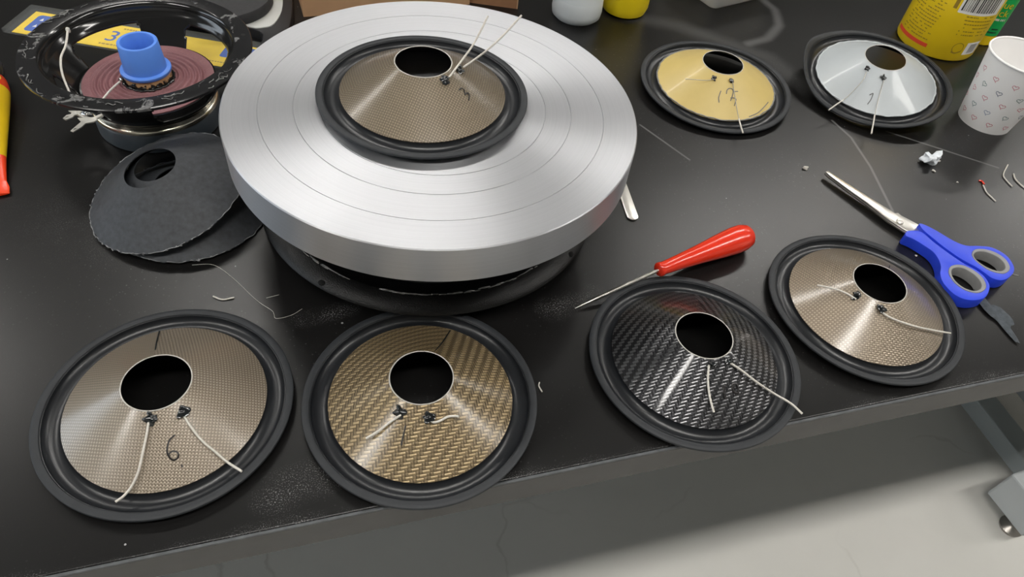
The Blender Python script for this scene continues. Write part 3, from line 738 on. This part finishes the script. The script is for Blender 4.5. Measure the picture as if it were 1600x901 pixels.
# ------------------------------------------------------------------ scissors
sc = thing('scissors', 'closed scissors with blue handles and grey finger rings, beside the unnumbered cone', 'scissors', (.3256, .4866, 0))
SL = lambda L: [(x-.3256, y-.4866) for x, y in L]
lowH = [(.3255,.4708),(.3297,.4731),(.3393,.4737),(.3465,.4631),(.3543,.4535),(.3642,.4428),(.3731,.4362),(.3783,.4302),(.3800,.4219),(.3779,.4147),(.3712,.4051),(.3608,.4002),(.3509,.4005),(.3441,.4066),(.3406,.4160),(.3412,.4247),(.3441,.4331),(.3448,.4413),(.3427,.4499),(.3356,.4577),(.3290,.4630),(.3237,.4657)]
upH = [(.3400,.4836),(.3441,.4835),(.3533,.4776),(.3652,.4675),(.3748,.4638),(.3861,.4657),(.3975,.4660),(.4068,.4590),(.4090,.4485),(.4067,.4400),(.3994,.4317),(.3912,.4272),(.3845,.4285),(.3800,.4335),(.3752,.4385),(.3656,.4455),(.3556,.4557),(.3479,.4659),(.3416,.4755),(.3403,.4798)]
rLo = [(.3507,.4326),(.3552,.4371),(.3630,.4390),(.3711,.4351),(.3765,.4275),(.3765,.4181),(.3717,.4117),(.3648,.4085),(.3566,.4100),(.3505,.4162),(.3485,.4253)]
rLi = [(.3532,.4288),(.3562,.4322),(.3617,.4335),(.3672,.4304),(.3709,.4245),(.3707,.4180),(.3676,.4140),(.3630,.4122),(.3576,.4135),(.3538,.4177),(.3522,.4235)]
rUo = [(.3766,.4549),(.3810,.4604),(.3893,.4625),(.3983,.4603),(.4045,.4534),(.4050,.4444),(.4010,.4383),(.3948,.4350),(.3857,.4365),(.3790,.4426),(.3758,.4493)]
rUi = [(.3793,.4530),(.3830,.4562),(.3890,.4574),(.3950,.4552),(.3990,.4505),(.3992,.4447),(.3966,.4408),(.3922,.4390),(.3864,.4404),(.3817,.4441),(.3790,.4487)]
def grow(L, k):
    cx = sum(q[0] for q in L)/len(L); cy = sum(q[1] for q in L)/len(L); return [(cx+(x-cx)*k, cy+(y-cy)*k) for x, y in L]
rLi = grow(rLi, 1.16); rUi = grow(rUi, 1.16)
h1 = plate('handle', SL(lowH), .0008, .0105, 'scissor_blue', sc, [SL(rLo)], .0018, 4)
plate('finger_ring', SL(rLo), .0012, .0110, 'grip_grey', h1, [SL(rLi)], .0008, 4)
h2 = plate('handle', SL(upH), .0012, .0108, 'scissor_blue', sc, [SL(rUo)], .0018, 4)
plate('finger_ring', SL(rUo), .0016, .0113, 'grip_grey', h2, [SL(rUi)], .0008, 4)
bl1 = [(.2713,.5442),(.2740,.5457),(.2810,.5385),(.3039,.5172),(.3190,.5037),(.3248,.4987),(.3277,.4993),(.3298,.4963),(.3438,.4866),(.3418,.4770),(.3343,.4740),(.3283,.4774),(.3166,.4878),(.3016,.5072),(.2879,.5223),(.2739,.5391)]
bl2 = [(x-.0001, y-.0002) for x, y in bl1]
plate('blade', SL(bl1), .0052, .0068, 'steel', sc, (), .0006)
plate('blade', SL(bl2), .0034, .0050, 'steel_shaded', sc, (), .0004)  # lower blade painted darker for the shade under the upper one
lathe('pivot_screw', [(.0001, .0066), (.0031, .0066), (.0031, .0078), (.0024, .0084), (.0001, .0084)], 'steel', sc, 24, False, 40)
box('screw_slot', (-.0022, -.0003, .00841), (.0022, .0003, .0086), 'steel_shaded', sc)

# ------------------------------------------------------------------ steel spatula under the disc
spt = thing('spatula', 'rounded steel spatula tip sticking out from under the aluminium disc', 'spatula', (.0915, .4520, 0), (0, 0, rad(104)))
ol = [(.11, .0045), (.002, .0050)] + [(-.0005+.005*cos(a)*1.0-.0005, .005*sin(a)) for a in [rad(100+i*20) for i in range(9)]] + [(.002, -.0050), (.11, -.0045)]
plate('strip', ol, .0003, .0016, 'steel', spt, (), .0003)

# ------------------------------------------------------------------ paper cup
cup = thing('paper_cup', 'white paper cup printed with small hearts, at the right edge', 'cup', (.4695, .683, 0))
cr = lambda z: .0262+(.0365-.0262)*z/.075
lathe('cup_wall', [(cr(0), 0), (cr(.074), .074), (cr(.074)-.0006, .074), (cr(.006)-.0006, .006), (.0002, .006), (.0002, .0052), (cr(.005)-.0006, .0052), (cr(0)-.0006, 0)], 'paper_white', cup, 96, True, 40)
lathe('rolled_rim', [(.0365+.0011*cos(i*pi/5), .0745+.0011*sin(i*pi/5)) for i in range(10)], 'paper_white', cup, 96, True, 80)
def on_cup(ph, z, off=.00012): r = cr(z)+off; return Vector((r*cos(ph), r*sin(ph), z))
def cup_n(q): return Vector((q.x, q.y, 0)).normalized()
hb = []
for i in range(20):
    a = 2*pi*i/20; hb.append((16*sin(a)**3/16, (13*cos(a)-5*cos(2*a)-2*cos(3*a)-cos(4*a))/16))
tail = {10: (-.35, -1.25)}
seen = [('p',-177,.058),('p',-146,.0565),('g',-160,.046),('p',-178,.0356),('p',-145.6,.0345),('d',-129,.0452),('g',-159,.023),('p',-176,.0116),('b',-127.6,.0221),('p',-143.8,.0109),('p',-111.7,.0339),('g',-92.3,.022),('p',-110,.0101),('p',-74.5,.0099),('p',-113.3,.0569),('g',-93.3,.0447),('p',-78.8,.0342),('d',-60,.0239),('p',-45,.0565),('d',-28,.045),('g',-58,.046),('p',-40,.012),('b',-25,.023),('p',162,.023),('g',150,.046),('p',170,.046),('p',150,.012)]
rnd = random.Random(2)
for c, ph, z in seen:
    tilt = rad(rnd.uniform(-25, 15)); hs = .0029; pts = []
    for i, (x, y) in enumerate(hb):
        if i == 10: x, y = (.25, -1.35)
        X, Y = x*cos(tilt)-y*sin(tilt), x*sin(tilt)+y*cos(tilt)
        pts.append(on_cup(rad(ph)+X*hs/cr(z), z+Y*hs*.85))
    ribbon('printed_heart', pts, .00055, {'p': 'heart_pink', 'g': 'heart_teal', 'd': 'heart_dark', 'b': 'heart_blue'}[c], cup, cup_n, True)

# ------------------------------------------------------------------ yellow cans
def can(label, loc, R, H, mat):
    o = thing('yellow_can', label, 'can', loc)
    lathe('can_body', [(.0002, .0), (R-.004, 0), (R-.0012, .0012), (R, .004), (R, H-.004), (R-.002, H), (R-.010, H+.012), (R-.012, H+.014), (.0002, H+.014)], mat, o, 96, False, 40)
    lathe('can_lid', [(.0002, H+.014), (R-.014, H+.014), (R-.014, H+.030), (R-.016, H+.032), (.0002, H+.032)], 'print_red', o, 64, False, 40)
    return o
R1 = .0447
can1 = can('yellow can with barcode and small print, behind the white speaker cone', (.4615, .8416, 0), R1, .15, 'yellow_can')
def on_cyl(R, a0, off=.00015):
    """flat label coordinates (x along the girth, y up) wrapped on a can facing azimuth a0 degrees"""
    def f(x, y): a = rad(a0)+x/R; return Vector(((R+off)*cos(a), (R+off)*sin(a), y))
    return f
def patch(name, R, a0, a1, z0, z1, mat, parent, off=.0001, skew=0.0):
    n = max(2, int(abs(a1-a0)/4)); V = []; F = []
    for i in range(n+1):
        a = rad(a0+(a1-a0)*i/n); dz = skew*i/n
        V += [((R+off)*cos(a), (R+off)*sin(a), z0+dz), ((R+off)*cos(a), (R+off)*sin(a), z1+dz)]
    for i in range(n): F.append((2*i, 2*i+2, 2*i+3, 2*i+1))
    return link_mesh(name, V, F, mat, parent, False)
patch('red_strip', R1, -190, -124.5, .0098, .0142, 'print_red', can1)
patch('orange_strip', R1, -120, -115, .060, .085, 'print_brown', can1)
rnd = random.Random(4)
def text_rows(R, a0, a1, zs, h, mat, parent, fill=.8):
    for z in zs:                        # rows of print too small to read
        V = []; F = []; a = a0
        while a < a1-1:
            w = rnd.uniform(1.2, 4.5); b = min(a1, a+w)
            if rnd.random() < fill:
                q = len(V)
                for aa in (a, b):
                    for zz in (z, z+h): V.append(((R+.0001)*cos(rad(aa)), (R+.0001)*sin(rad(aa)), zz))
                F.append((q, q+2, q+3, q+1))
            a = b+rnd.uniform(.5, 1.2)
        link_mesh('small_print', V, F, mat, parent, False)
text_rows(R1, -178, -128, [.0176+i*.0036 for i in range(14)], .0011, 'print_brown', can1)
text_rows(R1, -97, -52, [.033+i*.0042 for i in range(6)], .0012, 'print_brown', can1)
lb = patch('barcode_label', R1, -112, -48, .0570, .090, 'print_white', can1)
a = -109.0
while a < -58:
    w = rnd.choice((.5, .8, 1.3, 1.9)); patch('barcode_bar', R1, a, a+w, .0600, .088, 'print_black', lb, .0002); a += w+rnd.choice((.6, .9, 1.5))
f_ = on_cyl(R1, -83); cn = lambda q: Vector((q.x, q.y, 0)).normalized()
em = ribbon('round_emblem', [f_(.0062*cos(2*pi*i/24), .0178+.0062*sin(2*pi*i/24)) for i in range(24)], .0007, 'print_brown', can1, cn, True)
ribbon('emblem_swoosh', [f_(-.0055+.011*i/8, .0140+.0022*sin(i/8*pi*.9+3.6)) for i in range(9)], .0016, 'print_brown', em, cn)
st = patch('price_sticker', R1, -71, -44, .0095, .0245, 'print_white', can1)
for i in range(9): patch('sticker_bar', R1, -64+i*1.6, -64+i*1.6+.9, .0115, .0225, 'print_grey', st, .0002)
R2 = .0160
gs = thing('glue_stick', 'yellow glue stick with a green label, half hidden behind the barcode can', 'glue stick', (.5240, .8662, 0))
lathe('stick_body', [(.0002, 0), (R2-.001, 0), (R2, .001), (R2, .085), (R2-.001, .086), (.0002, .086)], 'yellow_can', gs, 64, False, 40)
lathe('stick_cap', [(.0002, .0862), (R2-.0005, .0862), (R2-.0005, .110), (R2-.002, .112), (.0002, .112)], 'green', gs, 64, False, 40)
patch('green_label', R2, -200, 90, .0125, .082, 'green', gs)
def stick_text(word, z, mat, off, grow_=0.0):
    V_, F_ = text_tris(word, .0118); xm = max(q[0] for q in V_); g_ = on_cyl(R2, -66, off)
    link_mesh('label_text', [g_(x-xm, y+z) for x, y in V_], F_, mat, gs, False)
for word, z in (('Glue', .0508), ('Stick', .0408)):
    stick_text(word, z-.0004, 'print_black', .0002); stick_text(word, z, 'print_yellow', .0004)
text_rows(R2+.0002, -130, -62, [.0318], .0026, 'print_white', gs); text_rows(R2+.0002, -110, -66, [.0205, .0165], .0016, 'print_black', gs)

# ------------------------------------------------------------------ bottles, tub, box, tray in the background
wb = thing('plastic_bottle', 'milky translucent plastic bottle standing behind the aluminium disc', 'bottle', (.0275, .7802, 0))
lathe('bottle_body', [(.0002, .0), (.0240, .0), (.0278, .0035), (.0288, .010), (.0282, .024), (.0280, .0245), (.0278, .0250), (.0276, .075), (.020, .088), (.011, .093), (.011, .100), (.0002, .100)], 'milky', wb, 72, False, 40)
lathe('bottle_cap', [(.0002, .100), (.0135, .100), (.0135, .118), (.012, .120), (.0002, .120)], 'white_plastic', wb, 48, False, 40)
yb = thing('plastic_bottle', 'bright yellow plastic bottle next to the milky bottle', 'bottle', (.0829, .8088, 0))
lathe('bottle_body', [(.0002, .0), (.0200, .0), (.0250, .003), (.0272, .010), (.0270, .075), (.018, .088), (.010, .093), (.010, .100), (.0002, .100)], 'yellow_bottle', yb, 72, False, 40)
lathe('bottle_cap', [(.0002, .100), (.0125, .100), (.0125, .118), (.011, .120), (.0002, .120)], 'white_plastic', yb, 48, False, 40)
tub = thing('plastic_tub', 'white plastic tub cut off by the top edge of the photo', 'tub', (.1920, .8400, 0), (0, 0, atan2(.051, .067)))
def rrect(x0, y0, x1, y1, r, n=6):
    o = []
    for cx, cy, a0 in ((x1-r, y1-r, 0), (x0+r, y1-r, 90), (x0+r, y0+r, 180), (x1-r, y0+r, 270)):
        o += [(cx+r*cos(rad(a0+90*i/n)), cy+r*sin(rad(a0+90*i/n))) for i in range(n+1)]
    return o
def stack(name, levels, mat, parent, cap=True, sharp=40):
    V = []; F = []; n = len(levels[0][0])
    for L, z in levels: V += [(x, y, z) for x, y in L]
    for k in range(len(levels)-1):
        for i in range(n):
            j = (i+1) % n; F.append((k*n+i, k*n+j, (k+1)*n+j, (k+1)*n+i))
    if cap: F.append(tuple(range(n))[::-1]); F.append(tuple((len(levels)-1)*n+i for i in range(n)))
    return link_mesh(name, V, F, mat, parent, True, sharp=sharp)
stack('tub_body', [(rrect(.002, .002, .092, .088, .008), 0), (rrect(0, 0, .094, .090, .010), .003), (rrect(-.010, -.010, .104, .100, .014), .050),
                   (rrect(-.0085, -.0085, .1025, .0985, .0125), .050), (rrect(.002, .002, .092, .088, .008), .004)], 'white_plastic', tub)
ribbon('tub_seam', [(.050, -.0010+.0, .006), (.050, -.0065, .030)], .0014, 'print_white', tub, lambda q: Vector((0, -1, .2)))
bx = thing('cardboard_box', 'brown cardboard box standing behind the aluminium disc', 'box', (-.262, .692, 0), (0, 0, rad(25)))
bm = bmesh.new(); W_, D_, H_, th = .185, .16, .11, .003
box_bm(bm, (0, 0, 0), (W_, th, H_)); box_bm(bm, (0, D_-th, 0), (W_, D_, H_)); box_bm(bm, (0, th, 0), (th, D_-th, H_)); box_bm(bm, (W_-th, th, 0), (W_, D_-th, H_)); box_bm(bm, (th, th, 0), (W_-th, D_-th, th))
from_bm('carton', bm, 'cardboard', bx, False)
fl = box('flap', (0, 0, 0), (.054, .003, .10), 'cardboard_shaded', bx); fl.location = (W_+.001, 0.004, 0.0); fl.rotation_euler = (0, 0, rad(-24))
box('flap_edge', (.0542, -.0002, 0), (.0555, .0032, .10), 'cardboard', fl)
tr = thing('black_tray', 'flat black tray with pale lining behind the stripped driver, left of the cardboard box', 'tray', (-.30, .67, 0))
TL = lambda L: [(x+.30, y-.67) for x, y in L]
plate('tray_body', TL([(-.278, .600), (-.264, .606), (-.259, .622), (-.266, .668), (-.280, .715), (-.310, .790), (-.360, .800), (-.420, .770), (-.410, .690), (-.360, .655), (-.305, .641), (-.284, .632)]), 0, .010, 'black_satin', tr, (), .0015, 3)
plate('lining', TL([(-.300, .640), (-.286, .643), (-.279, .652), (-.280, .680), (-.290, .715), (-.305, .765), (-.350, .770), (-.385, .740), (-.375, .690), (-.330, .655)]), .0101, .0112, 'pale_lining', tr, (), .0003, 3)
fo = thing('foam_ring', 'dark grey round foam gasket lying on the black tray behind the driver', 'gasket', (-.340, .676, .0115))
lathe('ring_body', [(.035, 0), (.0490, 0), (.0500, .0012), (.0500, .0098), (.0490, .011), (.036, .011), (.035, .010)], 'dark_foam', fo, 80, True, 40)
lathe('ring_web', [(.0002, .001), (.0349, .001), (.0349, .004), (.0002, .004)], 'dark_foam', fo, 64, False, 40)
bj = thing('beige_jar', 'pale beige jar cut off by the right edge, behind the paper cup', 'jar', (.6140, .8650, 0))
lathe('jar_body', [(.0002, 0), (.024, 0), (.026, .002), (.026, .030), (.022, .034), (.0002, .034)], 'beige', bj, 48, False, 40)
lathe('jar_lid', [(.0002, .034), (.0235, .034), (.0240, .036), (.0240, .046), (.0002, .047)], 'kraft', bj, 48, False, 40)

# clear acrylic sign bar, partly under the driver
bar = thing('acrylic_sign', 'clear acrylic sign bar with yellow and blue print, behind the stripped driver', 'sign', (-.5225, .5835, 0), (0, 0, rad(-2.0)))
box('print_sheet', (.006, .004, .0003), (.236, .045, .0007), 'print_yellow', bar)
box('acrylic_slab', (0, 0, .0009), (.242, .049, .0055), 'acrylic', bar, .0006)
pn = plate('blue_panel', rrect(.013, .010, .056, .040, .004), .0007, .00074, 'print_blue', bar)
for i in range(5):
    for j in range(2):
        x, y = .018+i*.0075, .018+j*.012
        link_mesh('white_triangle', [(x, y, .00078), (x+.004, y, .00078), (x+.002, y+.005, .00078)], [(0, 1, 2)], 'print_white', pn, False)
pn2 = plate('blue_panel', rrect(.205, .020, .236, .042, .003), .0007, .00074, 'print_blue', bar)
text_on('sign_text', '30', .026, lambda x, y: Vector((.103+x, .0235+y, .00076)), 'print_blue', bar)
def flat_rows(x0, x1, ys, h, mat, parent):
    for y in ys:
        V = []; F = []; x = x0
        while x < x1:
            w = rnd.uniform(.0012, .0034); q = len(V)
            V += [(x, y, .00076), (x+w, y, .00076), (x+w, y+h, .00076), (x, y+h, .00076)]; F.append((q, q+1, q+2, q+3)); x += w+.0008
        link_mesh('small_print', V, F, mat, parent, False)
flat_rows(.090, .135, (.0085,), .0022, 'print_brown', bar); flat_rows(.100, .135, (.0385,), .0022, 'print_brown', bar); flat_rows(.190, .222, (.010,), .0015, 'print_brown', bar)

# ------------------------------------------------------------------ glue tube at the left edge
gt = thing('glue_tube', 'yellow and red squeezed glue tube with black cap, at the left edge', 'glue tube', (-.4125, .3680, 0))
axd = Vector((-.4800, .5000, 0))-Vector((-.4125, .3680, 0)); LT = axd.length; gt.rotation_euler = (0, 0, atan2(axd.y, axd.x))
def sect(x, hw, hh, zc, n=28, e=1.0):
    return [Vector((x, hw*cos(2*pi*i/n), zc+hh*(abs(sin(2*pi*i/n))**e)*(1 if sin(2*pi*i/n) >= 0 else -1))) for i in range(n)]
def loft(name, secs, mat, parent, mats=None):
    n = len(secs[0]); V = [v for s in secs for v in s]; F = []
    for k in range(len(secs)-1):
        for i in range(n):
            j = (i+1) % n; F.append((k*n+i, k*n+j, (k+1)*n+j, (k+1)*n+i))
    F.append(tuple(range(n))[::-1]); F.append(tuple((len(secs)-1)*n+i for i in range(n)))
    return link_mesh(name, V, F, mat, parent, True, sharp=45)
loft('crimp', [sect(-.004, .0195, .0014, .0020), sect(.004, .0190, .0013, .0020), sect(.010, .0172, .0020, .0030)], 'tube_red', gt)
loft('red_end', [sect(.010, .0172, .0020, .0030), sect(.025, .0168, .0045, .0050), sect(.036, .0168, .0062, .0065)], 'tube_red', gt)
loft('yellow_body', [sect(.036, .0168, .0062, .0065), sect(.055, .0172, .0078, .0080), sect(.075, .0174, .0095, .0097), sect(.093, .0178, .0115, .0117), sect(.108, .0180, .0132, .0134), sect(.116, .0178, .0140, .0142)], 'tube_yellow', gt)
loft('red_shoulder', [sect(.116, .0178, .0140, .0142), sect(.124, .0170, .0145, .0147), sect(.132, .0152, .0140, .0147), sect(.136, .0110, .0105, .0147)], 'tube_red', gt)
cp = loft('cap', [sect(.135, .0128, .0128, .0147, 40), sect(.136, .0134, .0134, .0147, 40), sect(.150, .0124, .0124, .0147, 40), sect(.158, .0112, .0112, .0147, 40), sect(.159, .0100, .0100, .0147, 40)], 'cap_black', gt)
for i in range(24):
    a = 2*pi*i/24; tube('cap_rib', [(.137, .0134*cos(a), .0147+.0134*sin(a)), (.156, .0114*cos(a), .0147+.0114*sin(a))], .0005, 'cap_black', cp, 5, 2, False)
def on_tube(x, y):       # lettering runs across the red shoulder
    th_ = rad(62)-x/.0165; return Vector((.1235+y, -.0172*cos(th_)*1.01, .0147+.0147*sin(th_)*1.01))
text_on('tube_text', 'NO', .0105, on_tube, 'print_yellow', gt)

# ------------------------------------------------------------------ small litter on the table
fo_ = tag(blob('foil_scrap', (0, 0, .0045), (.0075, .0055, .0045), 'foil', 21, None, .75, 3, (0, 0, .3), 3.2), 'crumpled scrap of white foil, left of the paper cup', 'scrap'); fo_.location = (.3850, .5920, 0)
def litter(name, pts, r, mat, label, cat, group=None):
    c = Vector(pts[0]); o = tube(name, [Vector(q)-c for q in pts], r, mat, None, 6, 6); o.location = c
    return tag(o, label, cat, group)
litter('wire_clipping', [(.4673, .6059, .0008), (.4567, .5886, .0008), (.4565, .580, .0008), (.4591, .5709, .0008)], .0006, 'wire', 'bent white wire clipping, the left one of two near the right edge', 'wire')
litter('wire_clipping', [(.4680, .5922, .0008), (.4668, .5833, .0008), (.4708, .5726, .0008), (.478, .566, .0008)], .0007, 'wire', 'curved white wire clipping right at the right edge of the table view', 'wire')
rc = thing('wire_clipping', 'short white wire clipping with a red end, above the scissor handles', 'wire', (.4298, .572, 0))
tube('bare_end', [(-.0004, -.0055, .0008), (-.0005, -.016, .0008), (.0021, -.0227, .0008), (.0040, -.0278, .0008)], .0006, 'wire', rc, 6)
tube('red_end', [(-.0022, .0008, .0009), (.0004, .0004, .0009), (.0012, -.0038, .0009)], .0008, 'red', rc, 6, 4)
for i, ((x, y, s), lab) in enumerate([((.2562, .5527, .0022), 'pale crumb between the yellow cone and the scissor tip'), ((.395, .5955, .0016), 'tiny white crumb touching the foil scrap on its right'),
         ((.385, .578, .0016), 'tiny white crumb just below the foil scrap'), ((.4045, .5655, .0010), 'speck of white between foil scrap and red-ended clipping'),
         ((.3345, .4535, .0010), 'pale speck beside the blue scissor handle'), ((.0720, .5410, .0010), 'pale speck right of the aluminium disc')]):
    o = blob('crumb', (0, 0, s*.6), (s, s*.8, s*.6), 'crumb', i+3, None, .5, 2); o.location = (x, y, 0); tag(o, lab, 'crumb', 'crumbs on the table')
o = blob('lint_scrap', (0, 0, .0012), (.018, .0055, .0013), 'lint', 8, None, .7, 3, (0, 0, rad(-72)), 2.5); o.location = (.3825, .3990, 0); tag(o, 'dark grey scrap of lint below the scissor rings', 'scrap')
litter('thread', [(-.2341, .3301, .0003), (-.2192, .333, .0003), (-.2007, .3229, .0003), (-.1786, .3068, .0003), (-.1653, .2997, .0003), (-.1625, .2967, .0003), (-.1595, .2932, .0003), (-.1506, .2978, .0003), (-.145, .3047, .0003)], .00014, 'cut_edge', 'long fine grey thread between the paper cones and the golden cone', 'thread')
litter('shaving', [(-.2084, .3041, .0007), (-.2011, .3025, .0007), (-.1938, .3057, .0007)], .0006, 'wire', 'short curved white shaving above the cone marked 6', 'shaving')
litter('shaving', [(-.1723, .3098, .0003), (-.1646, .3143, .0003)], .00018, 'cut_edge', 'very short straight grey fibre right of the curved white shaving', 'fibre')
litter('shaving', [(.0275, .2717, .0006), (.0273, .2686, .0006), (.0299, .2644, .0006)], .0005, 'wire', 'small white shaving right of the golden cone', 'shaving')
litter('thread', [(.3972, .4705, .0003), (.4040, .4740, .0003), (.4070, .4650, .0003), (.4143, .4494, .0003), (.4200, .4475, .0003)], .0003, 'cut_edge', 'curly grey thread behind the upper scissor ring', 'thread')
